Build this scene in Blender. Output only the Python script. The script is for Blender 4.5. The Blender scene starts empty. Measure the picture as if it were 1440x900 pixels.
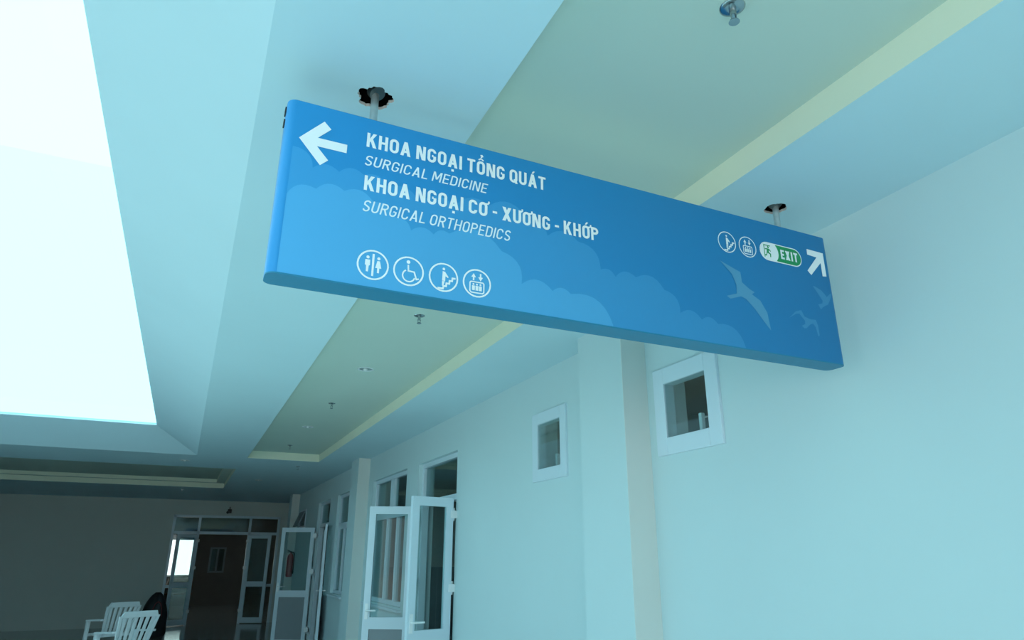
import bpy, bmesh, math, random
from mathutils import Matrix, Vector

random.seed(7)
scene = bpy.context.scene
col = scene.collection

# ------------------------------------------------------------------ camera
cam_d = bpy.data.cameras.new('camera')
cam_d.sensor_width = 36.0
cam_d.lens = 948.235 / 1440 * 36
cam_d.clip_start = 0.05
cam = bpy.data.objects.new('camera', cam_d)
col.objects.link(cam)
ROT = Matrix(((0.906649154381678, -0.14220328207475771, -0.3971971014825699),
              (-0.4218761212977272, -0.29934184232921324, -0.855812479290725),
              (0.0028016312700607053, 0.9434896332223897, -0.3313901972963402)))
cam.matrix_world = Matrix.Translation((0, 0, 1.65)) @ ROT.to_4x4()
scene.camera = cam

# ------------------------------------------------------------------ sky, sun, exposure
world = bpy.data.worlds.new('sky')
scene.world = world
world.use_nodes = True
bg = world.node_tree.nodes['Background']
bg.inputs['Color'].default_value = (0.85, 0.95, 1.0, 1)
bg.inputs['Strength'].default_value = 1.5

sun_d = bpy.data.lights.new('sun', 'SUN')
sun_d.energy = 7.2
sun_d.color = (1.0, 0.96, 0.9)
sun_d.angle = math.radians(0.6)
sun = bpy.data.objects.new('sun', sun_d)
col.objects.link(sun)
sun.rotation_euler = Vector((0.38, -0.90, -1.0)).to_track_quat('-Z', 'Y').to_euler()
sun.location = (-4, 8, 12)

vs = scene.view_settings
vs.view_transform = 'Standard'
vs.look = 'None'
vs.gamma = 1.0
vs.use_curve_mapping = False
vs.exposure = 0.66

# ------------------------------------------------------------------ materials
def mat(name, color, rough=0.6, metal=0.0, noise=0.0, nscale=8.0, bump=0.0, bscale=60.0, spec=0.5):
    m = bpy.data.materials.new(name)
    m.use_nodes = True
    nt = m.node_tree
    b = nt.nodes['Principled BSDF']
    b.inputs['Roughness'].default_value = rough
    b.inputs['Metallic'].default_value = metal
    b.inputs['Specular IOR Level'].default_value = spec
    b.inputs['Base Color'].default_value = (*color, 1)
    tc = nt.nodes.new('ShaderNodeTexCoord')
    if noise:
        n = nt.nodes.new('ShaderNodeTexNoise')
        n.inputs['Scale'].default_value = nscale
        n.inputs['Detail'].default_value = 3
        r = nt.nodes.new('ShaderNodeValToRGB')
        r.color_ramp.elements[0].position = 0.3
        r.color_ramp.elements[1].position = 0.7
        r.color_ramp.elements[0].color = (*[c * (1 - noise) for c in color], 1)
        r.color_ramp.elements[1].color = (*[min(1, c * (1 + noise)) for c in color], 1)
        nt.links.new(tc.outputs['Object'], n.inputs['Vector'])
        nt.links.new(n.outputs['Fac'], r.inputs['Fac'])
        nt.links.new(r.outputs['Color'], b.inputs['Base Color'])
    if bump:
        n2 = nt.nodes.new('ShaderNodeTexNoise')
        n2.inputs['Scale'].default_value = bscale
        n2.inputs['Detail'].default_value = 2
        bp = nt.nodes.new('ShaderNodeBump')
        bp.inputs['Strength'].default_value = bump
        bp.inputs['Distance'].default_value = 0.002
        nt.links.new(tc.outputs['Object'], n2.inputs['Vector'])
        nt.links.new(n2.outputs['Fac'], bp.inputs['Height'])
        nt.links.new(bp.outputs['Normal'], b.inputs['Normal'])
    return m

M = {}
M['ceil'] = mat('ceiling paint', (0.62, 0.80, 0.86), 0.85, noise=0.015, nscale=1.2)
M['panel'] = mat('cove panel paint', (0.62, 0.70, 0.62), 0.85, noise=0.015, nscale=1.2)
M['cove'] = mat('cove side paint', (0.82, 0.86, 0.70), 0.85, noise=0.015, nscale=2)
M['wall'] = mat('wall paint', (0.62, 0.77, 0.79), 0.75, noise=0.012, nscale=1.5)
M['warmlit'] = mat('warm lit wall paint', (0.72, 0.76, 0.72), 0.75, noise=0.012, nscale=1.5)  # wall paint with the warmer light on camera-facing sides put into its colour
M['brown'] = mat('dark brown wall tile', (0.13, 0.115, 0.10), 0.5, noise=0.1, nscale=2)
M['farwall'] = mat('far wall paint', (0.62, 0.66, 0.62), 0.75, noise=0.012, nscale=1.5)
M['room'] = mat('ward wall paint', (0.50, 0.52, 0.48), 0.8, noise=0.02, nscale=1.5)
M['wardceil'] = mat('ward ceiling paint', (0.52, 0.53, 0.50), 0.8, noise=0.02, nscale=1.5)
M['alu'] = mat('white coated aluminium', (0.70, 0.82, 0.89), 0.35)
M['dark'] = mat('ceiling void', (0.02, 0.018, 0.02), 0.9, noise=0.3, nscale=30)
M['steel'] = mat('galvanised steel', (0.62, 0.66, 0.66), 0.4, 0.85, noise=0.06, nscale=40)
M['darksteel'] = mat('dark steel', (0.16, 0.18, 0.18), 0.4, 0.8, noise=0.1, nscale=30)
M['chrome'] = mat('chrome', (0.42, 0.46, 0.48), 0.18, 1.0, noise=0.02)
M['plaster'] = mat('broken plasterboard', (0.75, 0.68, 0.64), 0.9, noise=0.1, nscale=60)
M['white'] = mat('white vinyl', (0.93, 0.95, 0.97), 0.4)
M['pale'] = mat('pale vinyl', (0.86, 0.93, 0.98), 0.4)
M['green'] = mat('green vinyl', (0.01, 0.30, 0.10), 0.4)
M['cap'] = mat('sign end cap', (0.015, 0.21, 0.36), 0.45, noise=0.02)
M['bird'] = mat('bird print', (0.09, 0.32, 0.53), 0.4)
M['bird2'] = mat('faint bird print', (0.05, 0.275, 0.52), 0.4)
M['red'] = mat('red enamel', (0.35, 0.02, 0.025), 0.3, noise=0.03)
M['black'] = mat('black rubber', (0.02, 0.02, 0.022), 0.5, noise=0.1)
M['sack'] = mat('black sack', (0.012, 0.012, 0.015), 0.45, noise=0.2, nscale=12, bump=0.6, bscale=14)
M['sackred'] = mat('dark red cord', (0.12, 0.01, 0.015), 0.6, noise=0.1)
M['plastic'] = mat('white plastic', (0.90, 0.94, 0.95), 0.35)
M['lampwhite'] = mat('lamp trim', (0.80, 0.84, 0.84), 0.4)
M['wood'] = mat('brown wood', (0.16, 0.08, 0.04), 0.5, noise=0.2, nscale=12)
M['curtain'] = mat('pale curtain', (0.72, 0.80, 0.84), 0.8, noise=0.05, nscale=20)
M['concrete'] = mat('outdoor paving', (0.55, 0.55, 0.53), 0.9, noise=0.1, nscale=1.5)
M['roof'] = mat('roof slab', (0.35, 0.35, 0.34), 0.9, noise=0.1, nscale=2)
M['frost'] = mat('grey door panel', (0.26, 0.30, 0.32), 0.5, noise=0.02)

def glass_mat(name, refl=0.07, tint=(0.93, 0.97, 0.97), gain=0.6):
    m = bpy.data.materials.new(name)
    m.use_nodes = True
    nt = m.node_tree
    nt.nodes.clear()
    out = nt.nodes.new('ShaderNodeOutputMaterial')
    mix = nt.nodes.new('ShaderNodeMixShader')
    tr = nt.nodes.new('ShaderNodeBsdfTransparent')
    gl = nt.nodes.new('ShaderNodeBsdfGlossy')
    fr = nt.nodes.new('ShaderNodeLayerWeight')
    fr.inputs['Blend'].default_value = 0.12
    mul = nt.nodes.new('ShaderNodeMath')
    mul.operation = 'MULTIPLY_ADD'
    mul.inputs[1].default_value = gain
    mul.inputs[2].default_value = refl
    tr.inputs['Color'].default_value = (*tint, 1)
    gl.inputs['Color'].default_value = (0.9, 0.95, 0.95, 1)
    gl.inputs['Roughness'].default_value = 0.02
    nt.links.new(fr.outputs['Fresnel'], mul.inputs[0])
    nt.links.new(mul.outputs[0], mix.inputs[0])
    nt.links.new(tr.outputs[0], mix.inputs[1])
    nt.links.new(gl.outputs[0], mix.inputs[2])
    nt.links.new(mix.outputs[0], out.inputs['Surface'])
    return m

M['glass'] = glass_mat('window glass', 0.015, (0.80, 0.88, 0.88), 0.35)
M['skyglass'] = glass_mat('blue tinted skylight glass', 0.02, (0.46, 0.88, 1.0), 0.1)
M['clear'] = glass_mat('clear window glass', 0.03, (0.95, 0.97, 0.95), 0.3)

def tile_mat(name, c1, c2, grout, size, rough, axis_xy=True):
    m = bpy.data.materials.new(name)
    m.use_nodes = True
    nt = m.node_tree
    b = nt.nodes['Principled BSDF']
    b.inputs['Roughness'].default_value = rough
    tc = nt.nodes.new('ShaderNodeTexCoord')
    br = nt.nodes.new('ShaderNodeTexBrick')
    br.offset = 0.0
    br.inputs['Scale'].default_value = 1.0
    br.inputs['Brick Width'].default_value = size
    br.inputs['Row Height'].default_value = size
    br.inputs['Mortar Size'].default_value = 0.004
    br.inputs['Color1'].default_value = (*c1, 1)
    br.inputs['Color2'].default_value = (*c2, 1)
    br.inputs['Mortar'].default_value = (*grout, 1)
    nt.links.new(tc.outputs['Object'], br.inputs['Vector'])
    nt.links.new(br.outputs['Color'], b.inputs['Base Color'])
    return m

M['floor'] = tile_mat('floor tile', (0.42, 0.42, 0.40), (0.38, 0.385, 0.37), (0.2, 0.2, 0.2), 0.6, 0.12)
M['wains'] = tile_mat('wainscot tile', (0.30, 0.33, 0.33), (0.27, 0.30, 0.31), (0.4, 0.42, 0.42), 0.3, 0.25)

def sign_mat(name, lift):
    """printed blue gradient along the length of the sign, clouds are a paler tint of it"""
    m = bpy.data.materials.new(name)
    m.use_nodes = True
    nt = m.node_tree
    b = nt.nodes['Principled BSDF']
    b.inputs['Roughness'].default_value = 0.38
    tc = nt.nodes.new('ShaderNodeTexCoord')
    sp = nt.nodes.new('ShaderNodeSeparateXYZ')
    mr = nt.nodes.new('ShaderNodeMapRange')
    mr.inputs['From Max'].default_value = 2.2
    rp = nt.nodes.new('ShaderNodeValToRGB')
    L0, L1 = (0.018, 0.29, 0.66), (0.009, 0.185, 0.43)
    T = (0.20, 0.66, 1.0)
    rp.color_ramp.elements[0].color = (*[a + (t - a) * lift for a, t in zip(L0, T)], 1)
    rp.color_ramp.elements[1].color = (*[a + (t - a) * lift * 0.8 for a, t in zip(L1, T)], 1)
    nt.links.new(tc.outputs['Object'], sp.inputs[0])
    nt.links.new(sp.outputs['X'], mr.inputs['Value'])
    nt.links.new(mr.outputs[0], rp.inputs['Fac'])
    nt.links.new(rp.outputs['Color'], b.inputs['Base Color'])
    return m

M['sign0'] = sign_mat('sign print blue', 0.0)
M['sign1'] = sign_mat('sign print rear cloud', 0.15)
M['sign2'] = sign_mat('sign print front cloud', 0.36)

# ------------------------------------------------------------------ mesh helpers
class MB:
    def __init__(s):
        s.v, s.f = [], []

    def add(s, vs_, fs):
        o = len(s.v)
        s.v += [tuple(p) for p in vs_]
        s.f += [tuple(i + o for i in f) for f in fs]
        return s

    def quad(s, *p):
        return s.add(p, [tuple(range(len(p)))])

    def box(s, x0, x1, y0, y1, z0, z1):
        return s.add([(x0, y0, z0), (x1, y0, z0), (x1, y1, z0), (x0, y1, z0),
                      (x0, y0, z1), (x1, y0, z1), (x1, y1, z1), (x0, y1, z1)],
                     [(0, 3, 2, 1), (4, 5, 6, 7), (0, 1, 5, 4), (1, 2, 6, 5), (2, 3, 7, 6), (3, 0, 4, 7)])

    def tube(s, p, q, r0, r1=None, n=16, caps=True):
        r1 = r0 if r1 is None else r1
        p, q = Vector(p), Vector(q)
        d = (q - p).normalized()
        a = d.orthogonal().normalized()
        b = d.cross(a)
        ring = [a * math.cos(2 * math.pi * k / n) + b * math.sin(2 * math.pi * k / n) for k in range(n)]
        vs_ = [p + w * r0 for w in ring] + [q + w * r1 for w in ring]
        fs = [(k, (k + 1) % n, n + (k + 1) % n, n + k) for k in range(n)]
        if caps:
            fs += [tuple(reversed(range(n))), tuple(range(n, 2 * n))]
        return s.add(vs_, fs)

    def lathe(s, prof, c=(0, 0, 0), n=24):
        """profile of (radius, z) turned about the z axis through c"""
        vs_, fs = [], []
        for r, z in prof:
            for k in range(n):
                t = 2 * math.pi * k / n
                vs_.append((c[0] + r * math.cos(t), c[1] + r * math.sin(t), c[2] + z))
        for i in range(len(prof) - 1):
            for k in range(n):
                fs.append((i * n + k, i * n + (k + 1) % n, (i + 1) * n + (k + 1) % n, (i + 1) * n + k))
        return s.add(vs_, fs)

    def hexa(s, bottom, top):
        """solid between two quads with matching corners"""
        return s.add(list(bottom) + list(top),
                     [(3, 2, 1, 0), (4, 5, 6, 7), (0, 1, 5, 4), (1, 2, 6, 5), (2, 3, 7, 6), (3, 0, 4, 7)])

    def build(s, name, m, parent=None, smooth=False, bevel=0.0):
        me = bpy.data.meshes.new(name)
        me.from_pydata(s.v, [], s.f)
        bm = bmesh.new()
        bm.from_mesh(me)
        bmesh.ops.recalc_face_normals(bm, faces=bm.faces)
        bm.to_mesh(me)
        bm.free()
        me.materials.append(m)
        if smooth:
            me.shade_smooth()
        o = bpy.data.objects.new(name, me)
        col.objects.link(o)
        o.parent = parent
        if bevel:
            md = o.modifiers.new('bevel', 'BEVEL')
            md.width = bevel
            md.segments = 2
            md.limit_method = 'ANGLE'
        return o

def tag(o, label, cat, group=None, kind=None):
    o['label'] = label
    o['category'] = cat
    if group:
        o['group'] = group
    if kind:
        o['kind'] = kind
    return o

def empty(name, loc=(0, 0, 0), rz=0.0):
    o = bpy.data.objects.new(name, None)
    o.empty_display_size = 0.1
    col.objects.link(o)
    o.location = loc
    o.rotation_euler = (0, 0, rz)
    return o

def struct(o, label, cat):
    return tag(o, label, cat, kind='structure')

def copy_tree(o, parent=None):
    c = o.copy()
    col.objects.link(c)
    c.parent = parent
    for ch in [x for x in o.children]:
        copy_tree(ch, c)
    return c

# ------------------------------------------------------------------ main dimensions (metres)
HC = 3.05            # ceiling
HP = 3.165           # panel inside the ceiling recess
XW = 2.42            # right wall face
XP = 2.246           # pilaster face
XWB = 2.62           # back of right wall
YF = 20.30           # far wall face
XL = -6.20           # left wall face
Y0 = -5.0            # entrance end
SKY = (-3.26, -0.54, -3.90, 10.46)      # skylight glass
SPL = (-3.82, 0.022, -4.48, 11.05)      # lower edge of its splayed sides
REC = (0.718, 1.776, -3.5, 11.04)       # long ceiling recess
REC2 = (-4.46, 0.66, 12.60, 16.40)      # cross recess at the end
HOLES = [(0.363, 1.84, 0.056), (2.088, 1.84, 0.046)]

# ------------------------------------------------------------------ floor, ground
struct(MB().box(XL - 0.3, 6.6, Y0, 28.2, -0.12, 0.0).build('floor', M['floor']),
       'polished grey tiled floor of the corridor and rooms', 'floor')
struct(MB().box(-40, 40, -45, 60, -0.40, -0.13).build('ground', M['concrete']),
       'pale outdoor paving around the building', 'ground')

# ------------------------------------------------------------------ ceiling
def cells(xs, ys, skip):
    for x0, x1 in zip(xs, xs[1:]):
        for y0, y1 in zip(ys, ys[1:]):
            cx, cy = (x0 + x1) / 2, (y0 + y1) / 2
            if not any(a < cx < b and c < cy < d for a, b, c, d in skip):
                yield x0, x1, y0, y1

sq = [(hx - 0.09, hx + 0.09, hy - 0.09, hy + 0.09) for hx, hy, _ in HOLES]
rects = [SPL, REC, REC2] + sq
xs = sorted({XL - 0.3, 6.6, *[r[0] for r in rects], *[r[1] for r in rects]})
ys = sorted({Y0, 28.2, *[r[2] for r in rects], *[r[3] for r in rects]})
cm = MB()
for x0, x1, y0, y1 in cells(xs, ys, rects):
    cm.quad((x0, y0, HC), (x0, y1, HC), (x1, y1, HC), (x1, y0, HC))
ragged = []
for (hx, hy, hr), (a, b, c, d) in zip(HOLES, sq):
    n = 40
    ring = []
    for k in range(n):
        t = 2 * math.pi * k / n
        notch = (0.0, -0.006, 0.004, -0.010, 0.002, 0.005, -0.004, 0.0)[(k * 3) % 8]
        if hr < 0.05:
            notch *= 0.35
        r = hr + notch
        ring.append((hx + r * math.cos(t), hy + r * math.sin(t)))
    ragged.append(ring)
    out = []
    for k in range(n):
        t = 2 * math.pi * k / n
        ct, st = math.cos(t), math.sin(t)
        q = 0.09 / max(abs(ct), abs(st))
        out.append((hx + q * ct, hy + q * st))
    for k in range(n):
        j = (k + 1) % n
        cm.quad((*ring[k], HC), (*ring[j], HC), (*out[j], HC), (*out[k], HC))
ceiling = struct(cm.build('ceiling', M['ceil']), 'pale blue suspended ceiling with recesses, over the corridor', 'ceiling')
# broken plasterboard rim and the dark void behind each sign hole
for ring, (hx, hy, hr) in zip(ragged, HOLES):
    m = MB()
    n = len(ring)
    for k in range(n):
        j = (k + 1) % n
        m.quad((*ring[k], HC), (*ring[j], HC), (*ring[j], HC + 0.011), (*ring[k], HC + 0.011))
    m.build('hole_rim', M['plaster'], ceiling)
    MB().add([(hx - .14, hy - .14, HC + .012), (hx + .14, hy - .14, HC + .012), (hx + .14, hy + .14, HC + .012), (hx - .14, hy + .14, HC + .012),
              (hx - .14, hy - .14, HC + .25), (hx + .14, hy - .14, HC + .25), (hx + .14, hy + .14, HC + .25), (hx - .14, hy + .14, HC + .25)],
             [(4, 5, 6, 7), (0, 1, 5, 4), (1, 2, 6, 5), (2, 3, 7, 6), (3, 0, 4, 7)]).build('ceiling_void', M['dark'], ceiling)

# long recess
a, b, c, d = REC
MB().quad((a, c, HP), (a, d, HP), (b, d, HP), (b, c, HP)).build('recess_panel', M['panel'], ceiling)
for p, q in (((a, c), (a, d)), ((a, d), (b, d)), ((b, d), (b, c)), ((b, c), (a, c))):
    MB().quad((*p, HC), (*q, HC), (*q, HP), (*p, HP)).build('recess_side', M['cove'], ceiling)
# cross recess with a second inner step
a, b, c, d = REC2
e = 0.16
for p, q in (((a, c), (a, d)), ((a, d), (b, d)), ((b, d), (b, c)), ((b, c), (a, c))):
    MB().quad((*p, HC), (*q, HC), (*q, HC + 0.10), (*p, HC + 0.10)).build('recess_side', M['cove'], ceiling)
MB().quad((a, c, HC + .1), (b, c, HC + .1), (b - e, c + e, HC + .1), (a + e, c + e, HC + .1)).quad(
    (b, c, HC + .1), (b, d, HC + .1), (b - e, d - e, HC + .1), (b - e, c + e, HC + .1)).quad(
    (b, d, HC + .1), (a, d, HC + .1), (a + e, d - e, HC + .1), (b - e, d - e, HC + .1)).quad(
    (a, d, HC + .1), (a, c, HC + .1), (a + e, c + e, HC + .1), (a + e, d - e, HC + .1)).build('recess_ledge', M['panel'], ceiling)
a, b, c, d = a + e, b - e, c + e, d - e
for p, q in (((a, c), (a, d)), ((a, d), (b, d)), ((b, d), (b, c)), ((b, c), (a, c))):
    MB().quad((*p, HC + .1), (*q, HC + .1), (*q, HC + .17), (*p, HC + .17)).build('recess_side', M['cove'], ceiling)
MB().quad((a, c, HC + .17), (a, d, HC + .17), (b, d, HC + .17), (b, c, HC + .17)).build('recess_panel', M['panel'], ceiling)
# splayed sides of the skylight
HS = 3.35
lo = [(SPL[0], SPL[2]), (SPL[1], SPL[2]), (SPL[1], SPL[3]), (SPL[0], SPL[3])]
hi = [(SKY[0], SKY[2]), (SKY[1], SKY[2]), (SKY[1], SKY[3]), (SKY[0], SKY[3])]
for k in range(4):
    j = (k + 1) % 4
    MB().quad((*lo[k], HC), (*lo[j], HC), (*hi[j], HS), (*hi[k], HS)).build('skylight_splay', M['ceil'], ceiling)

# roof slab over everything, open at the skylight; rear overhang added to shade far window
rf = MB()
HO = (SKY[0] - .3, SKY[1] + .3, SKY[2] - .3, SKY[3] + .35)
for x0, x1, y0, y1 in cells(sorted({XL - .5, 6.8, HO[0], HO[1]}), sorted({Y0 - .3, 31.0, HO[2], HO[3]}), [HO]):
    rf.box(x0, x1, y0, y1, 3.365, 3.395)
struct(rf.build('roof', M['roof']), 'concrete roof slab above the corridor ceiling, with an added rear overhang that blocks sun', 'roof')

# skylight: frame and panes
sk = empty('window_1', ((SKY[0] + SKY[1]) / 2, SKY[2], HS))
struct(sk, 'long white skylight along the left side of the ceiling', 'skylight')
sk_m = sk.matrix_basis.copy()
def rel(o, p):
    """parent o (built in world coordinates) to an unrotated empty p"""
    o.parent = p
    o.location = -Vector(p.location)
    return o
fr = MB()
for x0, x1, y0, y1 in ((SKY[0] - .05, SKY[0], SKY[2] - .05, SKY[3] + .05), (SKY[1], SKY[1] + .05, SKY[2] - .05, SKY[3] + .05),
                       (SKY[0], SKY[1], SKY[2] - .05, SKY[2]), (SKY[0], SKY[1], SKY[3], SKY[3] + .05)):
    fr.box(x0, x1, y0, y1, HS, HS + .03)
rel(fr.build('frame', M['alu']), sk)
yb = [SKY[2] + (SKY[3] - SKY[2]) * k / 4 for k in range(5)]
for y0, y1 in zip(yb, yb[1:]):
    for x0, x1 in ((SKY[0], -1.9), (-1.9, SKY[1])):
        rel(MB().quad((x0, y0, HS + .015), (x1, y0, HS + .015), (x1, y1, HS + .015), (x0, y1, HS + .015)).build('pane', M['skyglass']), sk)

# ------------------------------------------------------------------ walls
def wall_grid(mb, axis, p0, p1, u0, u1, z0, z1, openings):
    us = sorted({u0, u1, *[o[0] for o in openings], *[o[1] for o in openings]})
    zs = sorted({z0, z1, *[o[2] for o in openings], *[o[3] for o in openings]})
    for ua, ub, za, zb in cells(us, zs, openings):
        if axis == 'x':
            mb.box(p0, p1, ua, ub, za, zb)
        else:
            mb.box(ua, ub, p0, p1, za, zb)
    return mb

W_NEAR = (2.665, 3.165, 2.215, 2.670)
W_MID = (4.275, 4.770, 2.215, 2.695)
D_NEAR = (6.52, 7.82, 0.0, 2.68)
W_BIG = (8.30, 10.03, 1.08, 2.69)
W_FAR = (11.62, 12.58, 1.06, 2.68)
D_FAR = (13.26, 14.52, 0.0, 2.67)
W_AWN = (16.05, 16.85, 2.27, 2.62)
struct(wall_grid(MB(), 'x', XW, XWB, Y0, 17.7, 0, HC, [W_NEAR, W_MID, D_NEAR, W_BIG, W_FAR, D_FAR, W_AWN]).build('wall_right', M['wall']),
       'long pale corridor wall on the right with small windows and doors', 'wall')
for i, (y0, y1, lab) in enumerate(((3.274, 3.777, 'nearest pale wall pilaster, between the two small square windows'),
                                   (10.29, 10.79, 'middle pale wall pilaster beyond the tall window by the open double door'),
                                   (17.25, 17.70, 'farthest wall pilaster, behind the open glazed door with the red extinguisher'))):
    pb = struct(MB().box(XP, XW, y0, y1, 0, HC).build('trim_%d' % (i + 1), M['wall']), lab, 'pilaster')
    MB().box(XP, XW, y0 - .004, y0, 0, HC).build('side_face', M['warmlit'], pb)  # near side tinted as if warmer light fell on it
struct(MB().box(XWB + .3, XWB + .5, 17.7, YF, 0, HC).box(XWB, XWB + .3, 17.70, 17.85, 0, HC).build('wall_right_return', M['wall']),
       'set back piece of right wall next to the far doorway', 'wall')

# far wall with the wide glazed doorway
D_END = (-0.27, 2.38, 0.0, 2.66)
struct(wall_grid(MB(), 'y', YF, YF + 0.2, XL, XWB + .5, 0, HC, [D_END]).build('wall_far', M['farwall']),
       'dim end wall of the corridor around the glazed doorway', 'wall')
# left wall: daylight openings between piers
ops = [(-4.2, -1.7, 0.0, 2.75), (0.2, 2.0, 0.9, 2.5), (4.0, 5.8, 0.9, 2.5)]
struct(wall_grid(MB(), 'x', XL - .3, XL, Y0, 28.2, 0, HC + .3, ops).build('wall_left', M['wall']),
       'pale left wall of the hall with openings to daylight', 'wall')
struct(wall_grid(MB(), 'y', Y0 - .2, Y0, XL - .3, 6.6, 0, HC + .3, [(-5.4, 1.9, 0, 2.8)]).build('wall_back', M['wall']),
       'entrance wall behind the viewer with a wide opening', 'wall')
# ward rooms behind the right wall
wr = MB()
for y in (0.2, 5.45, 10.45, 14.95, 17.86):
    wr.box(XWB, 6.4, y, y + .12, 0, HC)
wall_grid(wr, 'x', 6.4, 6.6, 0.2, 18.0, 0, HC, [(0.5, 4.9, 0.9, 2.2)])  # unseen rear opening, added to let daylight into the near room
wall_grid(wr, 'x', 4.75, 4.85, 0.32, 5.45, 0, HC, [(0.5, 4.9, 0.9, 2.2)])  # matching unseen opening, added to brighten the same room
wards = struct(wr.build('wall_wards', M['room']), 'partition walls of the dim rooms behind the right wall', 'wall')
wn = MB()
for y0, y1 in ((0.32, 5.45), (5.57, 10.45), (10.57, 14.95)):
    wn.box(XWB + .001, 6.39, y1 - .012, y1 - .001, 0.01, 1.5)
    wn.box(6.385, 6.399, y0, y1 - .02, 0.01, 0.88)
wn.build('wainscot', M['wains'], wards)
MB().box(XWB, 6.4, 0.32, 17.86, HC - .02, HC - .001).build('ward_ceiling', M['wardceil'], wards)
# room beyond the far doorway
YB = 28.0
wb = wall_grid(MB(), 'y', YB, YB + .2, XL, 6.6, 0, HC, [(-1.6, 0.50, 0.95, 2.25)])
wb.box(5.2, 5.4, YF + .2, YB, 0, HC)
struct(wb.build('wall_beyond', M['brown']), 'walls of the dark room beyond the far doorway', 'wall')

# ------------------------------------------------------------------ windows
def window(n, o, label, proud=0.018, fw=0.085, lap=0.022, mull=(), trans=None, glass_x=0.03, tr_gap=()):
    """aluminium window set in the right wall; o = (y0, y1, z0, z1) of the hole"""
    y0, y1, z0, z1 = o
    w = struct(empty('window_%d' % n, (XW, y0, z0)), label, 'window')
    Y0_, Y1_, Z0_, Z1_ = y0 - lap, y1 + lap, z0 - lap, z1 + lap
    xa = XW - proud
    xb = XW + 0.06 if proud > 0 else xa + 0.06
    gz = [Z0_ + fw, Z1_ - fw]
    for p in ((Y0_, Y0_ + fw, Z0_, Z1_), (Y1_ - fw, Y1_, Z0_, Z1_), (Y0_ + fw, Y1_ - fw, Z0_, gz[0]), (Y0_ + fw, Y1_ - fw, gz[1], Z1_)):
        rel(MB().box(xa, xb, *p).build('frame_bar', M['alu'], bevel=0.004), w)
    if trans:
        rel(MB().box(xa, xb, Y0_ + fw, Y1_ - fw, trans[0], trans[1]).build('transom_bar', M['alu'], bevel=0.004), w)
    for a0, a1, b0, b1 in mull:
        rel(MB().box(xa + .006, xb, a0, a1, b0, b1).build('mullion', M['alu'], bevel=0.003), w)
    us = sorted([Y0_ + fw] + [t for q in mull for t in ((q[0] + q[1]) / 2,)] + [Y1_ - fw])
    us = sorted(set(round(u, 4) for u in us))
    bands = [(gz[0], trans[0]), (trans[1], gz[1])] if trans else [(gz[0], gz[1])]
    for b0, b1 in bands:
        uu = [u for u in us if u in (us[0], us[-1]) or any(abs((q[0] + q[1]) / 2 - u) < 1e-3 and q[2] < (b0 + b1) / 2 < q[3] for q in mull)]
        for u0, u1 in zip(uu, uu[1:]):
            rel(MB().box(XW + glass_x, XW + glass_x + .006, u0, u1, b0, b1).build('pane', M['glass']), w)
    return w

window(2, W_NEAR, 'larger white framed square window high on right wall under the sign', fw=0.095, glass_x=-.008)
window(3, W_MID, 'smaller white framed square window left of the nearest pilaster', fw=0.09, glass_x=-.008)
window(4, W_BIG, 'white sliding window with two top panes, behind the open door leaf', fw=0.05, proud=-.05, lap=0.0, glass_x=.08, trans=(2.13, 2.21),
       mull=((9.04, 9.24, 2.21, 2.64), (8.80, 8.87, 1.13, 2.13), (9.28, 9.35, 1.13, 2.13)))
window(5, W_FAR, 'narrow white window with a top pane beyond the middle pilaster', fw=0.05, proud=-.05, lap=0.0, glass_x=.08, trans=(2.10, 2.20),
       mull=((12.08, 12.16, 1.1, 2.10),))
w5 = window(6, W_AWN, 'small high awning window tilted open above the far glazed door', fw=0.045)
sash = MB().box(-.015, .015, 0, .72, -.34, 0).build('sash', M['frost'], w5)
sash.location = (-.02, .04, .33)
sash.rotation_euler = (0, math.radians(22), 0)
for nm, y, z in (('window_2', 2.89, W_NEAR[2] + .11), ('window_3', 4.54, W_MID[2] + .10)):
    rel(MB().box(XW + .06, XW + .085, y - .012, y + .012, z - .02, z + .075).tube((XW + .072, y, z + .05), (XW + .11, y, z + .06), .008, n=8).build(
        'latch', M['plastic'], bevel=.003), bpy.data.objects[nm])
# sills and things seen through the two small windows
rel(MB().box(XW - .05, XW + .02, W_BIG[0] - .06, W_BIG[1] + .06, 1.03, 1.06).build('window_sill', M['alu'], bevel=.004), bpy.data.objects['window_4'])
rel(MB().box(XW - .05, XW + .02, W_FAR[0] - .05, W_FAR[1] + .05, 1.01, 1.04).build('window_sill', M['alu'], bevel=.004), bpy.data.objects['window_5'])

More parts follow.
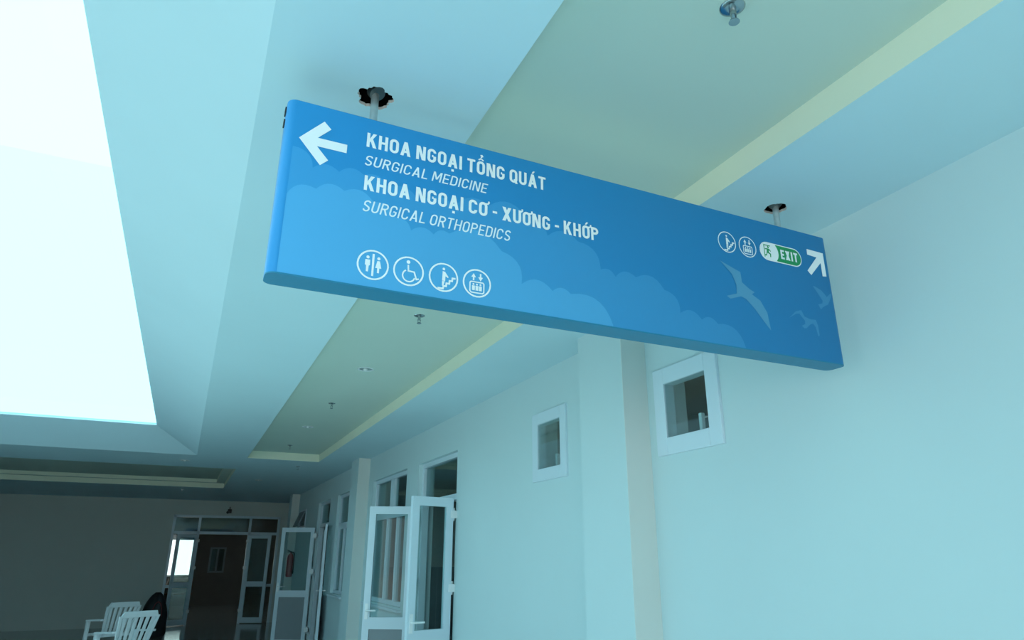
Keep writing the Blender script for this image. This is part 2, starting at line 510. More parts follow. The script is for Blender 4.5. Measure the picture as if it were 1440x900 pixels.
# ------------------------------------------------------------------ doors
def leaf(parent, hinge, free, z0, z1, stile=0.075, lower='frost', mid=(0.90, 1.02), handle=True, hinge_side=1, t=0.04):
    hx, hy = hinge
    w = math.hypot(free[0] - hx, free[1] - hy)
    ang = math.atan2(free[1] - hy, free[0] - hx)
    h = z1 - z0
    top = 0.085
    bot = 0.13
    m0, m1 = mid[0] - z0, mid[1] - z0
    g = MB()
    g.box(0, stile, -t / 2, t / 2, 0, h)
    g.box(w - stile, w, -t / 2, t / 2, 0, h)
    g.box(stile, w - stile, -t / 2, t / 2, h - top, h)
    g.box(stile, w - stile, -t / 2, t / 2, m0, m1)
    g.box(stile, w - stile, -t / 2, t / 2, 0, bot)
    o = g.build('door_leaf', M['alu'], parent)
    o.location = Vector((hx, hy, z0)) - Vector(parent.location)
    o.rotation_euler = (0, 0, ang)
    MB().box(stile, w - stile, -.004, .004, m1, h - top).build('pane', M['glass'], o)
    MB().box(stile, w - stile, -.006, .006, bot, m0).build('lower_panel' if lower != 'glass' else 'pane', M[lower], o)
    for zz in (h * 0.14, h * 0.62, h * 0.93):
        MB().tube((-.014, 0, zz - .06), (-.014, 0, zz + .06), .014, n=12).box(-.05, .03, -.026, .026, zz - .035, zz + .035).build('hinge', M['plastic'], o)
    if handle:
        hb = MB()
        for sgn in (-1, 1):
            hb.box(w - .055, w - .02, sgn * t / 2 - .006, sgn * t / 2 + .006, m1 - .02, m1 + .14)
            hb.tube((w - .038, sgn * t / 2, m1 + .07), (w - .038, sgn * (t / 2 + .05), m1 + .07), .009, n=10)
            hb.tube((w - .038, sgn * (t / 2 + .05), m1 + .07), (w - .15, sgn * (t / 2 + .05), m1 + .07), .009, n=10)
        hb.build('handle', M['plastic'], o)
    return o

def door_frame(d, o, fw=0.05, tz=(2.20, 2.26), jx=(XW + .05, XW + .13)):
    y0, y1, z0, z1 = o
    rel(MB().box(*jx, y0, y0 + fw, 0, z1).box(*jx, y1 - fw, y1, 0, z1).box(
        *jx, y0 + fw, y1 - fw, z1 - fw, z1).build('frame', M['alu'], bevel=.003), d)
    rel(MB().box(*jx, y0 + fw, y1 - fw, *tz).build('transom_bar', M['alu'], bevel=.003), d)
    rel(MB().box(XW + .085, XW + .091, y0 + fw, y1 - fw, tz[1], z1 - fw).build('transom_pane', M['glass']), d)

d1 = struct(empty('door_1', (XW, 6.5, 0)), 'nearest white glazed double door on right wall, both leaves open', 'door')
door_frame(d1, D_NEAR)
leaf(d1, (2.376, 6.505), (1.928, 6.39), 0.02, 2.195)
leaf(d1, (XW - .035, 7.78), (1.925, 8.02), 0.02, 2.195)
d2 = struct(empty('door_2', (XW, 13.26, 0)), 'white glazed double door farther along right wall, leaves open', 'door')
door_frame(d2, D_FAR)
leaf(d2, (XW - .035, 14.46), (1.80, 14.77), 0.02, 2.19)
leaf(d2, (XW - .04, 13.29), (2.285, 12.70), 0.02, 2.19, stile=.06)

d3 = struct(empty('door_3', (0, YF, 0)), 'wide white framed glazed doorway in the dim end wall', 'door')
x0, x1, z0, z1 = D_END
fb = MB()
for p in ((x0 - .01, x0 + .05, 0, z1), (x1 - .05, x1 + .01, 0, z1), (x0, x1, z1 - .05, z1 + .01), (x0 + .05, x1 - .05, 2.19, 2.26),
          (0.33, 0.39, 0, z1 - .05), (1.59, 1.65, 0, z1 - .05), (x0 + .05, 0.33, .88, .95), (1.65, x1 - .05, .88, .95)):
    fb.box(p[0], p[1], YF - .01, YF + .08, p[2], p[3])
rel(fb.build('frame', M['alu']), d3)
for a0, a1, b0, b1 in ((x0 + .05, .33, 2.26, 2.61), (.39, 1.59, 2.26, 2.61), (1.65, x1 - .05, 2.26, 2.61),
                       (x0 + .05, .33, .95, 2.19), (x0 + .05, .33, .02, .88), (1.65, x1 - .05, .95, 2.19), (1.65, x1 - .05, .02, .88)):
    rel(MB().box(a0, a1, YF + .03, YF + .036, b0, b1).build('pane', M['clear']), d3)
leaf(d3, (.36, YF - .03), (-.13, YF - .34), .02, 2.18, stile=.08, lower='glass', handle=False)
leaf(d3, (1.62, YF - .03), (2.17, YF - .26), .02, 2.18, stile=.08, lower='glass', handle=False)

# window of the room beyond, and a framed glazed cabinet on its back wall
w7 = struct(empty('window_7', (-.55, YB, .95)), 'bright window seen through the far doorway, at its left', 'window')
f7 = MB()
for p in ((-1.6, -1.54, .95, 2.25), (.44, .50, .95, 2.25), (-1.54, .44, .95, 1.01), (-1.54, .44, 2.19, 2.25), (-.88, -.82, 1.01, 2.19), (-.18, -.12, 1.01, 2.19)):
    f7.box(p[0], p[1], YB + .02, YB + .1, p[2], p[3])
rel(f7.build('frame', M['alu']), w7)
for a0, a1 in ((-1.54, -.88), (-.82, -.18), (-.12, .44)):
    rel(MB().box(a0, a1, YB + .05, YB + .056, 1.01, 2.19).build('pane', M['clear']), w7)
w8 = struct(empty('window_8', (1.25, YB, 1.08)), 'faint narrow framed window on back wall of the dark room', 'window')
f8 = MB()
for p in ((.98, 1.04, 1.08, 1.95), (1.46, 1.52, 1.08, 1.95), (1.04, 1.46, 1.08, 1.14), (1.04, 1.46, 1.89, 1.95), (1.22, 1.28, 1.14, 1.89)):
    f8.box(p[0], p[1], YB - .04, YB - .001, p[2], p[3])
rel(f8.build('frame', M['frost']), w8)
for a0, a1 in ((1.04, 1.22), (1.28, 1.46)):
    rel(MB().box(a0, a1, YB - .02, YB - .014, 1.14, 1.89).build('pane', M['glass']), w8)

# ------------------------------------------------------------------ hanging sign
SW, SH, ST = 2.207, 0.560, 0.092
sg = tag(empty('hanging_sign', (0.1008, 1.7945, 2.3735)), 'long blue hospital direction sign hanging from the ceiling on two rods', 'sign')

def plan(r, n=10, ins=0.0):
    pts = []
    w0, w1, d0, d1_ = ins, SW - ins, ins, ST - ins
    r = r - ins
    for cx, cy, t0 in ((w1 - r, d0 + r, -90), (w1 - r, d1_ - r, 0), (w0 + r, d1_ - r, 90), (w0 + r, d0 + r, 180)):
        for k in range(n + 1):
            t = math.radians(t0 + 90 * k / n)
            pts.append((cx + r * math.cos(t), cy + r * math.sin(t)))
    return pts

P = plan(0.026)
n = len(P)
MB().add([(x, y, 0.004) for x, y in P] + [(x, y, SH) for x, y in P],
         [(k, (k + 1) % n, n + (k + 1) % n, n + k) for k in range(n)]).build('sign_box', M['sign0'], sg)
MB().add([(x, y, 0) for x, y in P] + [(x, y, 0.004) for x, y in P],
         [(k, (k + 1) % n, n + (k + 1) % n, n + k) for k in range(n)] + [tuple(reversed(range(n)))]).build('bottom_cap', M['cap'], sg)
MB().add([(x, y, SH) for x, y in P] + [(x, y, SH + .003) for x, y in plan(0.026, ins=.003)],
         [(k, (k + 1) % n, n + (k + 1) % n, n + k) for k in range(n)] + [tuple(range(n, 2 * n))]).build('top_cap', M['cap'], sg)
# two steel rods rising into the ceiling, each with a round flange inside the hole
for (hx, hy, hr) in HOLES:
    rx, ry = hx - sg.location.x, ST / 2
    zt = HC - sg.location.z
    rod = MB().tube((rx, ry, SH), (rx, ry, zt + .06), .0125, n=20).build('suspension_rod', M['steel'], sg, smooth=False)
    MB().tube((rx + .006, ry - .008, zt + .012), (rx, ry, zt + .03), .026, .03, n=24).build('flange', M['darksteel'], rod)
    MB().tube((rx, ry, SH + .001), (rx, ry, SH + .014), .02, n=6).build('nut', M['black'], rod)
# dark clip on the left end
MB().box(-.004, .004, .03, .05, SH - .035, SH - .012).box(-.004, .004, .03, .05, SH - .075, SH - .055).build('end_clip', M['black'], sg)

def decal(name, polys, m, depth, parent=sg, label=None):
    mb = MB()
    for p in polys:
        mb.add([(u, -depth, v) for u, v in p], [tuple(range(len(p)))])
    me = bpy.data.meshes.new(name)
    me.from_pydata(mb.v, [], mb.f)
    me.materials.append(m)
    o = bpy.data.objects.new(name, me)
    col.objects.link(o)
    o.parent = parent
    if label:
        o['label'] = label
    return o

def arcs(valleys, bulge=0.24, n=7):
    out = []
    for (x0, z0), (x1, z1) in zip(valleys, valleys[1:]):
        L = math.hypot(x1 - x0, z1 - z0)
        nx, nz = -(z1 - z0) / L, (x1 - x0) / L
        for k in range(n):
            t = k / n
            s = 4 * t * (1 - t) * bulge * L
            out.append((x0 + (x1 - x0) * t + nx * s, z0 + (z1 - z0) * t + nz * s))
    out.append(valleys[-1])
    return out

CLOUD1 = [(0.028, 0.244), (0.106, 0.279), (0.186, 0.292), (0.273, 0.276), (0.341, 0.24), (0.394, 0.207), (0.466, 0.209), (0.516, 0.223), (0.694, 0.199), (0.765, 0.098), (0.877, 0.093), (0.945, 0.094), (1.106, 0.006)]
CLOUD2 = [(0.028, 0.402), (0.09, 0.345), (0.166, 0.351), (0.239, 0.36), (0.313, 0.339), (0.416, 0.308), (0.532, 0.323), (0.649, 0.353), (0.778, 0.347), (0.862, 0.289), (0.98, 0.292), (1.066, 0.205), (1.125, 0.188), (1.21, 0.202), (1.33, 0.175), (1.393, 0.097), (1.488, 0.087), (1.561, 0.081), (1.683, 0.007)]
decal('cloud_print', [[(0.028, .0045)] + [(1.683, .0045)] + list(reversed(arcs(CLOUD2)))], M['sign1'], .0004)
decal('cloud_print', [[(0.028, .0045)] + [(1.106, .0045)] + list(reversed(arcs(CLOUD1)))], M['sign2'], .0008)

def ccw(p):
    a = sum(x0 * y1 - x1 * y0 for (x0, y0), (x1, y1) in zip(p, p[1:] + p[:1]))
    return p if a > 0 else list(reversed(p))

ARROW_L = [(0.042, 0.434), (0.109, 0.509), (0.131, 0.487), (0.095, 0.448), (0.182, 0.448), (0.182, 0.419), (0.095, 0.419), (0.131, 0.38), (0.109, 0.358)]
ARROW_R = [(2.093, 0.487), (2.186, 0.485), (2.186, 0.379), (2.163, 0.376), (2.163, 0.436), (2.098, 0.37), (2.08, 0.387), (2.144, 0.458), (2.092, 0.461)]
BIRD1 = [(1.602, 0.343), (1.659, 0.324), (1.699, 0.312), (1.701, 0.27), (1.735, 0.248), (1.76, 0.239), (1.744, 0.228), (1.784, 0.208), (1.812, 0.163), (1.82, 0.092), (1.789, 0.125), (1.752, 0.168), (1.712, 0.203), (1.688, 0.21), (1.634, 0.192), (1.618, 0.201), (1.668, 0.218), (1.671, 0.256), (1.655, 0.296)]
BIRD2 = [(1.923, 0.159), (1.965, 0.193), (1.996, 0.203), (2.009, 0.178), (2.038, 0.171), (2.07, 0.173), (2.077, 0.15), (2.078, 0.108), (2.07, 0.104), (2.063, 0.142), (2.051, 0.155), (2.034, 0.148), (2.009, 0.128), (1.999, 0.128), (1.986, 0.136), (2.007, 0.146), (2.008, 0.161), (1.992, 0.176), (1.983, 0.187), (1.965, 0.183)]
BIRD3 = [(2.098, 0.322), (2.108, 0.322), (2.142, 0.311), (2.161, 0.295), (2.17, 0.285), (2.19, 0.301), (2.203, 0.307), (2.19, 0.281), (2.171, 0.252), (2.151, 0.243), (2.138, 0.235), (2.124, 0.224), (2.114, 0.244), (2.138, 0.252), (2.142, 0.264), (2.128, 0.284)]
BIRD3 = [(u - 0.016, v) for u, v in BIRD3]
decal('arrow', [ccw(ARROW_L)], M['white'], .0014, label='white arrow pointing left')
decal('arrow', [ccw([(u - .014, v) for u, v in ARROW_R])], M['white'], .0014, label='white arrow pointing up and right')
decal('bird_print', [ccw(BIRD1)], M['bird'], .0012, label='pale flying bird, largest')
decal('bird_print', [ccw(BIRD2)], M['bird2'], .0012)
decal('bird_print', [ccw(BIRD3)], M['bird2'], .0012)

def circle(cx, cy, r, n=28, t0=0.0, t1=360.0):
    return [(cx + r * math.cos(math.radians(t0 + (t1 - t0) * k / n)), cy + r * math.sin(math.radians(t0 + (t1 - t0) * k / n))) for k in range(n + (t1 - t0 < 360))]

def stroke(p, w, closed=False):
    """constant-width band along a polyline, as a chain of quads"""
    n_ = len(p)
    L_, R_ = [], []
    for i in range(n_):
        a_ = p[(i - 1) % n_] if closed or i > 0 else None
        b_ = p[(i + 1) % n_] if closed or i < n_ - 1 else None
        c_ = p[i]
        d_ = Vector((0, 0))
        if a_:
            d_ += (Vector(c_) - Vector(a_)).normalized()
        if b_:
            d_ += (Vector(b_) - Vector(c_)).normalized()
        d_.normalize()
        k = 1.0
        if a_ and b_:
            k = 1 / max(.5, d_.dot((Vector(b_) - Vector(c_)).normalized()))
        nn = Vector((-d_.y, d_.x)) * w / 2 * k
        L_.append((c_[0] + nn.x, c_[1] + nn.y))
        R_.append((c_[0] - nn.x, c_[1] - nn.y))
    out = []
    for i in range(n_ if closed else n_ - 1):
        j = (i + 1) % n_
        out.append([R_[i], R_[j], L_[j], L_[i]])
    return out

def ring(cx, cy, r, w=.0052):
    return stroke(circle(cx, cy, r), w, True)

def sc(pts, cx, cy, s):
    return [(cx + x * s, cy + y * s) for x, y in pts]

def icon_toilet(cx, cy, s):
    o = []
    o += stroke(sc([(0, -.78), (0, .78)], cx, cy, s), .14 * s)
    o += [sc(circle(-.36, .5, .11, 12), cx, cy, s), sc([(-.43, -.52), (-.29, -.52), (-.27, -.1), (-.19, -.05), (-.2, .33), (-.52, .33), (-.53, -.05), (-.45, -.1)], cx, cy, s)]
    o += [sc(circle(.36, .5, .11, 12), cx, cy, s), sc([(.29, -.52), (.43, -.52), (.43, -.18), (.56, -.18), (.45, .33), (.27, .33), (.16, -.18), (.29, -.18)], cx, cy, s)]
    return o

def icon_wheelchair(cx, cy, s):
    o = [sc(circle(-.05, .66, .13, 14), cx, cy, s)]
    o += stroke(sc([(-.05, .46), (-.02, .02), (.38, .0), (.55, -.5), (.72, -.44)], cx, cy, s), .11 * s)
    o += stroke(sc(circle(.02, -.32, .42, 20, 120, 345), cx, cy, s), .10 * s)
    return o

def icon_escalator(cx, cy, s):
    o = [sc(circle(.0, .62, .10, 12), cx, cy, s)]
    o += [sc([(-.10, -.25), (.12, -.25), (.13, .1), (.32, .0), (.36, .08), (.1, .42), (-.08, .46)], cx, cy, s)]
    o += [sc([(-.10, -.62), (.0, -.62), (.1, -.27), (-.1, -.27)], cx, cy, s)]
    o += stroke(sc([(-.4, -.82), (-.02, -.82), (.02, -.62), (.2, -.62), (.22, -.4), (.42, -.4), (.44, -.18), (.62, -.18), (.64, .04), (.86, .04)], cx, cy, s), .13 * s)
    return o

def icon_lift(cx, cy, s):
    o = [sc([(-.32, .18), (-.2, .18), (-.2, .42), (-.08, .42), (-.26, .72), (-.44, .42), (-.32, .42)], cx, cy, s)]
    o += [sc([(.32, .74), (.2, .74), (.2, .48), (.08, .48), (.26, .18), (.44, .48), (.32, .48)], cx, cy, s)]
    o += stroke(sc([(-.45, .08), (.45, .08), (.52, 0), (.52, -.62), (.42, -.72), (-.42, -.72), (-.52, -.62), (-.52, 0)], cx, cy, s), .09 * s, True)
    for x in (-.26, 0, .26):
        o += [sc(circle(x, -.10, .075, 10), cx, cy, s), sc([(x - .1, -.55), (x + .1, -.55), (x + .11, -.2), (x - .11, -.2)], cx, cy, s)]
    return o

# ---- squared, even-stroked capitals drawn as polygons; box 0..W by 0..1, stroke t
def arc(cx, cy, rx, ry, t0, t1, n=8):
    return [(cx + rx * math.cos(math.radians(t0 + (t1 - t0) * k / n)), cy + ry * math.sin(math.radians(t0 + (t1 - t0) * k / n))) for k in range(n + 1)]

def glyph(ch, t):
    """returns (width, list of polygons)"""
    h = t / 2
    tw = t * 1.13
    def V(x, y0=0.0, y1=1.0): return [[(x, y0), (x + t, y0), (x + t, y1), (x, y1)]]
    def H(x0, x1, y): return [[(x0, y), (x1, y), (x1, y + t * .92), (x0, y + t * .92)]]
    W = .56
    if ch == 'I': return t, V(0)
    if ch == 'H': return W, V(0) + V(W - t) + H(t, W - t, .5 - t * .46)
    if ch == 'T': return .54, V(.27 - h, 0, 1 - t * .92) + H(0, .54, 1 - t * .92)
    if ch == 'L': return .48, V(0) + H(t, .48, 0)
    if ch == 'E': return .50, V(0) + H(t, .50, 0) + H(t, .46, .5 - t * .46) + H(t, .50, 1 - t * .92)
    if ch == 'N': return .60, V(0) + V(.60 - t) + [[(t * .3, 1), (t * 1.35, 1), (.60 - t * .3, 0), (.60 - t * 1.35, 0)]]
    if ch == 'M': return .74, V(0) + V(.74 - t) + [[(t * .3, 1), (t * 1.3, 1), (.37 + tw / 2, .22), (.37 - tw / 2, .22)], [(.74 - t * .3, 1), (.74 - t * 1.3, 1), (.37 - tw / 2, .22), (.37 + tw / 2, .22)]]
    if ch == 'A': return .64, [[(0, 0), (tw, 0), (.32 + tw * .5, 1), (.32 - tw * .5, 1)], [(.64, 0), (.64 - tw, 0), (.32 - tw * .5, 1), (.32 + tw * .5, 1)]] + H(.13, .51, .22)
    if ch == 'X': return .62, [[(0, 0), (tw * 1.1, 0), (.62, 1), (.62 - tw * 1.1, 1)], [(.62, 0), (.62 - tw * 1.1, 0), (0, 1), (tw * 1.1, 1)]]
    if ch == 'K': return .60, V(0) + [[(t, .34), (t, .34 + t * 1.5), (.58 - tw * 1.1, 1), (.58, 1)], [(.60, 0), (.60 - tw * 1.1, 0), (.20, .52), (.20 + tw * .7, .52 + tw * .75)]]
    if ch == '-': return .30, [[(0, .36), (.30, .36), (.30, .36 + t * .9), (0, .36 + t * .9)]]
    r = W / 2 - h
    top, bot = 1 - W / 2, W / 2
    ringp = arc(W / 2, top, r, r, 0, 180) + arc(W / 2, bot, r, r, 180, 360)
    if ch == 'O': return W, stroke(ringp, t, True)
    if ch == 'Q': return W, stroke(ringp, t, True) + [[(W * .50, .26), (W * .50 + t * .8, .32), (W + .03, -.02), (W + .03 - t * .95, -.06)]]
    if ch == 'U': return W, stroke([(h, 1)] + arc(W / 2, bot, r, r, 180, 360) + [(W - h, 1)], t)
    if ch == 'C': return W, stroke([(W - h, .70)] + arc(W / 2, top, r, r, 0, 180) + arc(W / 2, bot, r, r, 180, 360) + [(W - h, .30)], t)
    if ch == 'G': return W, stroke([(W - h, .71)] + arc(W / 2, top, r, r, 0, 180) + arc(W / 2, bot, r, r, 180, 360) + [(W - h, .48)], t) + H(W * .52, W - t, .40)
    if ch == 'D': return W, V(0) + stroke([(t, 1 - h)] + [(W - .28, 1 - h)] + arc(W - .28, 1 - .28, .28 - h, .28 - h, 90, 0)[1:] + arc(W - .28, .28, .28 - h, .28 - h, 0, -90) + [(t, h)], t)
    if ch in 'PR':
        q = .28
        o = V(0) + stroke([(t, 1 - h), (W - q, 1 - h)] + arc(W - q, 1 - q, q - h, q - h, 90, -90)[1:] + [(t, 1 - 2 * q + h)], t)
        if ch == 'R':
            o += [[(W + .03, 0), (W + .03 - tw * 1.05, 0), (W * .42, .46), (W * .42 + tw, .46)]]
        return W, o
    if ch == 'S':
        q = .26 + t * .06
        return W - .02, stroke([(W - .04 - h * .6, .80)] + arc(W / 2, 1 - q, W / 2 - h - .01, q - h, 25, 180) + [(h + .03, .60), (W / 2, .5), (W - h - .05, .40)] + arc(W / 2, q, W / 2 - h - .01, q - h, 0, -155) + [(h * .6 + .02, .20)], t)
    return .3, []

def text(name, body, u0, u1, base, cap, m, depth, t=.2, shear=0.0, gap=.11):
    """one line of capitals between u0 and u1 on the sign face; accents are spelt after the letter:
    . dot below, ^ circumflex, ? hook above, / acute, , horn"""
    words, x = [[]], 0.0
    W = 0.0
    for ch in body:
        mid = x - gap - W / 2
        polys = words[-1]
        if ch == ' ':
            x += .24
            words.append([])
        elif ch == '.':
            d_ = max(.17, t * .8)
            polys.append([(mid - d_ / 2, -.12 - d_), (mid + d_ / 2, -.12 - d_), (mid + d_ / 2, -.12), (mid - d_ / 2, -.12)])
        elif ch == '^':
            polys += stroke([(mid - .17, 1.07), (mid, 1.20), (mid + .17, 1.07)], .10)
        elif ch == '?':
            polys += stroke([(mid - .05, 1.43), (mid + .06, 1.46), (mid + .11, 1.39), (mid + .02, 1.33), (mid + .02, 1.27)], .09)
        elif ch == '/':
            polys.append([(mid - .07, 1.06), (mid + .04, 1.06), (mid + .20, 1.26), (mid + .04, 1.26)])
        elif ch == ',':
            xr = x - gap
            polys += stroke([(xr - t * .75, .90), (xr + .02, .92), (xr + .09, 1.0), (xr + .09, 1.12)], t * .62)
        else:
            W, g = glyph(ch, t)
            polys += [[(x + a_, b_) for a_, b_ in p] for p in g]
            x += W + gap
    s = (u1 - u0) / (x - gap)
    for polys in words:
        mb = MB()
        for k, p in enumerate(polys):
            mb.add([(u0 + (a_ + shear * b_ * cap / s) * s, -depth - (k % 40) * 6e-6, base + b_ * cap) for a_, b_ in ccw(p)], [tuple(range(len(p)))])
        me = bpy.data.meshes.new(name)
        me.from_pydata(mb.v, [], mb.f)
        me.materials.append(m)
        o = bpy.data.objects.new(name, me)
        col.objects.link(o)
        o.parent = sg

text('heading_lettering', 'KHOA NGOA.I TO^?NG QUA/T', .239, .857, .459, .050, M['white'], .0014, t=.178)
text('subtitle_lettering', 'SURGICAL MEDICINE', .236, .637, .394, .0355, M['pale'], .0014, t=.125, shear=.2, gap=.14)
text('heading_lettering', 'KHOA NGOA.I CO, - XU,O,NG - KHO,/P', .242, 1.062, .310, .050, M['white'], .0014, t=.178)
text('subtitle_lettering', 'SURGICAL ORTHOPEDICS', .241, .721, .239, .0385, M['pale'], .0014, t=.125, shear=.2, gap=.14)

RI = .0445
for fn, u in ((icon_toilet, .287), (icon_wheelchair, .394), (icon_escalator, .503), (icon_lift, .612)):
    decal('pictogram', ring(u, .073, RI) + fn(u, .073, RI), M['white'], .0014)
for fn, u in ((icon_escalator, 1.648), (icon_lift, 1.752)):
    decal('pictogram', ring(u, .429, RI * .96, .004) + fn(u, .429, RI * .96), M['pale'], .0014)

# green EXIT pill
cu_, cv_, hh = 1.928, .432, .0405
def pill(u0, u1, r):
    return circle(u1 - r, cv_, r, 14, -90, 90) + circle(u0 + r, cv_, r, 14, 90, 270)
pl = decal('exit_plate', [pill(1.815, 2.041, hh)], M['white'], .0014, label='white rimmed green exit plate')
decal('exit_green', [circle(2.041 - hh, cv_, hh - .0045, 14, -90, 90) + [(1.905, cv_ + hh - .0045)] + circle(1.866, cv_, hh + .008, 8, 45, -45) + [(1.905, cv_ - hh + .0045)]], M['green'], .0018)
text('exit_lettering', 'EXIT', 1.926, 2.018, .412, .041, M['white'], .0022, t=.22, gap=.16)
man = [sc(circle(.1, .62, .16, 10), 1.858, cv_, .030),
       sc([(-.5, .35), (-.1, .42), (.25, .4), (.55, .1), (.45, 0), (.2, .2), (.15, -.1), (.5, -.3), (.45, -.8), (.3, -.8), (.3, -.4), (-.1, -.25), (-.3, -.7), (-.6, -.7), (-.55, -.55), (-.35, -.5), (-.2, .0), (-.2, .25), (-.5, .2)], 1.858, cv_, .030)]
man += stroke(sc([(-.62, -.9), (-.62, .85), (.5, .85)], 1.858, cv_, .030), .004)
decal('running_figure', [ccw(p) for p in man], M['green'], .0018)

# ------------------------------------------------------------------ sprinklers, downlights
def make_sprinkler(loc, label, group):
    r = tag(empty('fire_sprinkler', loc), label, 'sprinkler', group)
    MB().lathe([(.004, -.004), (.016, -.006), (.032, -.003), (.037, 0.0), (.037, .001)]).build('escutcheon', M['chrome'], r, smooth=True)
    st = MB().tube((0, 0, 0), (0, 0, -.030), .011, .009, n=14).build('nozzle', M['chrome'], r)
    MB().tube((.010, 0, -.028), (.006, 0, -.052), .0025, n=8).tube((-.010, 0, -.028), (-.006, 0, -.052), .0025, n=8).build('frame_arm', M['chrome'], st)
    MB().tube((0, 0, -.050), (0, 0, -.054), .014, .016, n=16).build('deflector', M['chrome'], r)
    return r

G1 = 'sprinklers along the ceiling recess'
sp0 = make_sprinkler((1.235, 1.14, HP), 'nearest chrome fire sprinkler, large at the top of the view above the sign', G1)
for y, lab in ((4.10, 'chrome fire sprinkler in the ceiling recess just below the sign'),
               (7.12, 'third fire sprinkler along the recess, between two round downlights'),
               (10.25, 'fire sprinkler nearest to the far end of the long ceiling recess')):
    s_ = copy_tree(sp0)
    s_.location = (1.222, y, HP)
    s_['label'] = lab
s_ = copy_tree(sp0)
s_.location = (1.565, 11.76, HC)
s_['label'] = 'small fire sprinkler on the flat ceiling past the long recess'
s_['group'] = 'sprinklers on the far flat ceiling'
s_ = copy_tree(sp0)
s_.location = (-0.16, 17.0, HC)
s_['label'] = 'small fire sprinkler beyond the stepped cross recess, near the end wall'
s_['group'] = 'sprinklers on the far flat ceiling'

def make_downlight(loc, label):
    r = tag(empty('downlight', loc), label, 'lamp', 'round recessed downlights')
    MB().lathe([(.070, 0.0), (.072, -.004), (.060, -.006), (.052, -.002)]).build('trim_ring', M['lampwhite'], r, smooth=True)
    MB().lathe([(.052, -.002), (.045, -.0015), (.020, -.001), (.0005, -.001)]).build('reflector', M['steel'], r, smooth=True)
    MB().lathe([(.016, -.001), (.017, -.012), (.010, -.018), (.0005, -.019)]).build('bulb', M['lampwhite'], r, smooth=True)
    return r

dl = make_downlight((1.217, 5.60, HP), 'nearer round downlight in the long ceiling recess')
for x, y, z, lab in ((1.215, 8.62, HP, 'farther faint round downlight in the long ceiling recess'),
                     (-0.137, 11.75, HC, 'small downlight between the skylight corner and the cross recess'),
                     (1.19, 14.27, HC, 'small downlight on flat ceiling right of the cross recess')):
    o = copy_tree(dl)
    o.location = (x, y, z)
    o['label'] = lab

# small bracket lamp above the far doorway
r = tag(empty('wall_lamp', (1.05, YF, 2.80)), 'small dark emergency lamp on the wall above the far doorway', 'lamp')
MB().box(-.05, .05, -.05, 0, -.06, .04).build('lamp_body', M['black'], r, bevel=.006)
MB().tube((-.03, -.05, -.03), (-.05, -.12, -.05), .022, .035, n=12).build('lamp_head', M['black'], r)
MB().tube((.0, -.025, .04), (.0, -.025, .10), .012, n=10).build('lamp_stem', M['black'], r)

# ------------------------------------------------------------------ fire extinguisher on the farthest pilaster
fe = tag(empty('fire_extinguisher', (2.33, 17.16, 1.20)), 'red fire extinguisher on the farthest pilaster, seen through the door glass', 'extinguisher')
MB().lathe([(.0005, 0), (.055, .002), (.070, .02), (.072, .06), (.072, .40), (.066, .45), (.045, .49), (.022, .505), (.020, .53)], n=28).build('cylinder', M['red'], fe, smooth=True)
MB().box(-.018, .018, -.02, .02, .53, .56).tube((0, 0, .55), (-.09, -.02, .585), .009, n=8).tube((0, 0, .545), (-.085, -.02, .545), .007, n=8).build('valve', M['black'], fe)
hp = [(.015, -.02, .545), (.065, -.03, .53), (.088, -.03, .46), (.086, -.03, .30), (.082, -.03, .16)]
hb = MB()
for p, q in zip(hp, hp[1:]):
    hb.tube(p, q, .010, n=10)
hb.tube((.082, -.03, .16), (.084, -.03, .07), .011, .022, n=10)
hb.build('hose', M['black'], fe)
MB().box(-.03, .03, .06, .088, .1, .46).build('bracket', M['black'], fe)

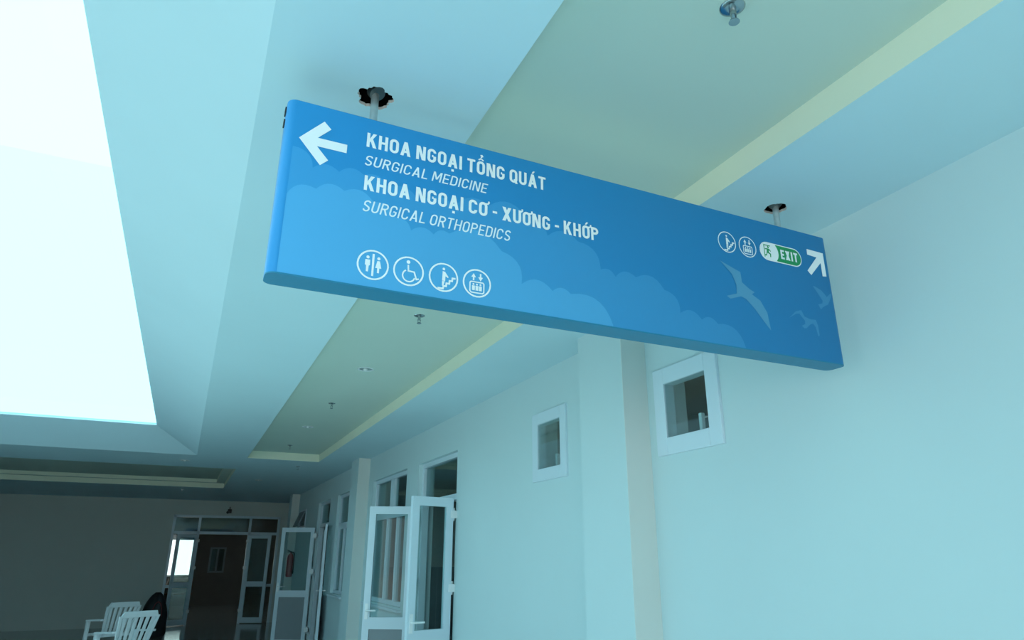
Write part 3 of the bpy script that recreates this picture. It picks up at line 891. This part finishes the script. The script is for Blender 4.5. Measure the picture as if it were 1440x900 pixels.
# ------------------------------------------------------------------ white plastic armchairs at the left
def make_chair(loc, rz, label):
    r = tag(empty('plastic_armchair', loc, rz), label, 'chair', 'white slatted plastic armchairs at the left edge')
    # the chair faces -x, its back leans towards +x
    st = MB()
    for k in range(6):
        a0 = -.225 + k * .076
        st.box(-.24, .20, a0, a0 + .066, .415, .435)
    st.box(-.26, -.23, -.24, .24, .39, .437).box(.18, .22, -.24, .24, .40, .44)
    st.build('seat', M['plastic'], r, bevel=.006)
    bk = MB()
    def bp(z, y, t):
        x = .20 + (z - .43) * .36
        return (x + t, y, z)
    for k in range(6):
        y0_ = -.225 + k * .080
        y1_ = y0_ + .05
        bk.hexa([bp(.44, y0_ * .78, 0), bp(.44, y1_ * .78, 0), bp(.44, y1_ * .78, .018), bp(.44, y0_ * .78, .018)],
                [bp(.86, y0_, 0), bp(.86, y1_, 0), bp(.86, y1_, .018), bp(.86, y0_, .018)])
    bk.hexa([bp(.85, -.26, -.01), bp(.85, .26, -.01), bp(.85, .26, .03), bp(.85, -.26, .03)],
            [bp(.93, -.22, -.005), bp(.93, .22, -.005), bp(.93, .22, .025), bp(.93, -.22, .025)])
    for s in (-1, 1):
        y0_, y1_ = sorted((s * .235, s * .275))
        bk.hexa([bp(.42, y0_ * .78, -.01), bp(.42, y1_ * .78, -.01), bp(.42, y1_ * .78, .03), bp(.42, y0_ * .78, .03)],
                [bp(.87, y0_, -.01), bp(.87, y1_, -.01), bp(.87, y1_, .03), bp(.87, y0_, .03)])
    bk.build('backrest', M['plastic'], r, bevel=.005)
    for s in (-1, 1):
        y0_, y1_ = sorted((s * .245, s * .30))
        MB().hexa([(-.25, y0_, .62), (.28, y0_, .65), (.28, y1_, .65), (-.25, y1_, .62)],
                  [(-.25, y0_, .645), (.29, y0_, .68), (.29, y1_, .68), (-.25, y1_, .645)]).build('armrest', M['plastic'], r, bevel=.008)
        for x_, dx, zt in ((-.23, -.03, .63), (.21, .07, .43)):
            ya, yb_ = sorted((s * .235, s * .285))
            MB().hexa([(x_ + dx - .02, ya, 0), (x_ + dx + .025, ya, 0), (x_ + dx + .025, yb_, 0), (x_ + dx - .02, yb_, 0)],
                      [(x_ - .03, ya, zt), (x_ + .035, ya, zt), (x_ + .035, yb_, zt), (x_ - .03, yb_, zt)]).build('leg', M['plastic'], r, bevel=.005)
    return r

ch = make_chair((-.55, 11.68, 0), math.radians(-62), 'nearer white slatted plastic armchair at lower left, seen from behind')
o = copy_tree(ch)
o.location = (-.88, 13.95, 0)
o.rotation_euler = (0, 0, math.radians(-62))
o['label'] = 'farther white slatted plastic armchair at lower left, behind the nearer one'

# ------------------------------------------------------------------ dark sack near the far doorway
def sack(loc):
    r = tag(empty('dark_sack', loc), 'tall slumped dark sack standing by the far doorway, behind white chairs', 'sack')
    n_, rows = 32, 18
    vs_, fs = [], []
    prof = ((0, .20), (.06, .25), (.25, .265), (.45, .25), (.62, .215), (.76, .16), (.86, .10), (.90, .05))
    def radius(z):
        for (za, ra), (zb, rb) in zip(prof, prof[1:]):
            if z <= zb:
                return ra + (rb - ra) * (z - za) / (zb - za)
        return prof[-1][1]
    for i in range(rows):
        t = i / (rows - 1)
        z = .90 * t
        rad = radius(z)
        for k in range(n_):
            a_ = 2 * math.pi * k / n_
            w = 1 + .06 * math.sin(4 * a_ + 5 * t) + .06 * math.sin(7 * a_ - 6 * t) * (.4 + t)
            vs_.append((rad * w * math.cos(a_) - .03 * math.sin(3 * t), .8 * rad * w * math.sin(a_), z))
    for i in range(rows - 1):
        for k in range(n_):
            fs.append((i * n_ + k, i * n_ + (k + 1) % n_, (i + 1) * n_ + (k + 1) % n_, (i + 1) * n_ + k))
    fs += [tuple(reversed(range(n_))), tuple(range((rows - 1) * n_, rows * n_))]
    MB().add(vs_, fs).build('bag_body', M['sack'], r, smooth=True)
    nk = MB()
    pts = [(.03 + .10 * math.cos(t * .5236), -.20 + .03 * math.sin(t * .5236), .42 + .30 * math.sin(t * .5236)) for t in range(7)]
    for p, q in zip(pts, pts[1:]):
        nk.tube(p, q, .012, n=8)
    nk.build('strap', M['sackred'], r)
    return r
sack((-.30, 17.6, 0))

# ------------------------------------------------------------------ things seen through the windows and the far doorway
bn = tag(empty('wooden_bench', (-.35, 26.9, 0)), 'brown wooden bench under the bright window beyond the doorway', 'bench')
MB().box(-.9, .9, -.2, .2, .42, .47).build('seat', M['wood'], bn, bevel=.006)
MB().box(-.9, .9, .17, .2, .60, .92).build('backrest', M['wood'], bn, bevel=.006)
for x in (-.8, .8):
    for y in (-.16, .17):
        MB().box(x - .03, x + .03, y - .03, y + .03, 0, .42 if y < 0 else .62).build('leg', M['wood'], bn)
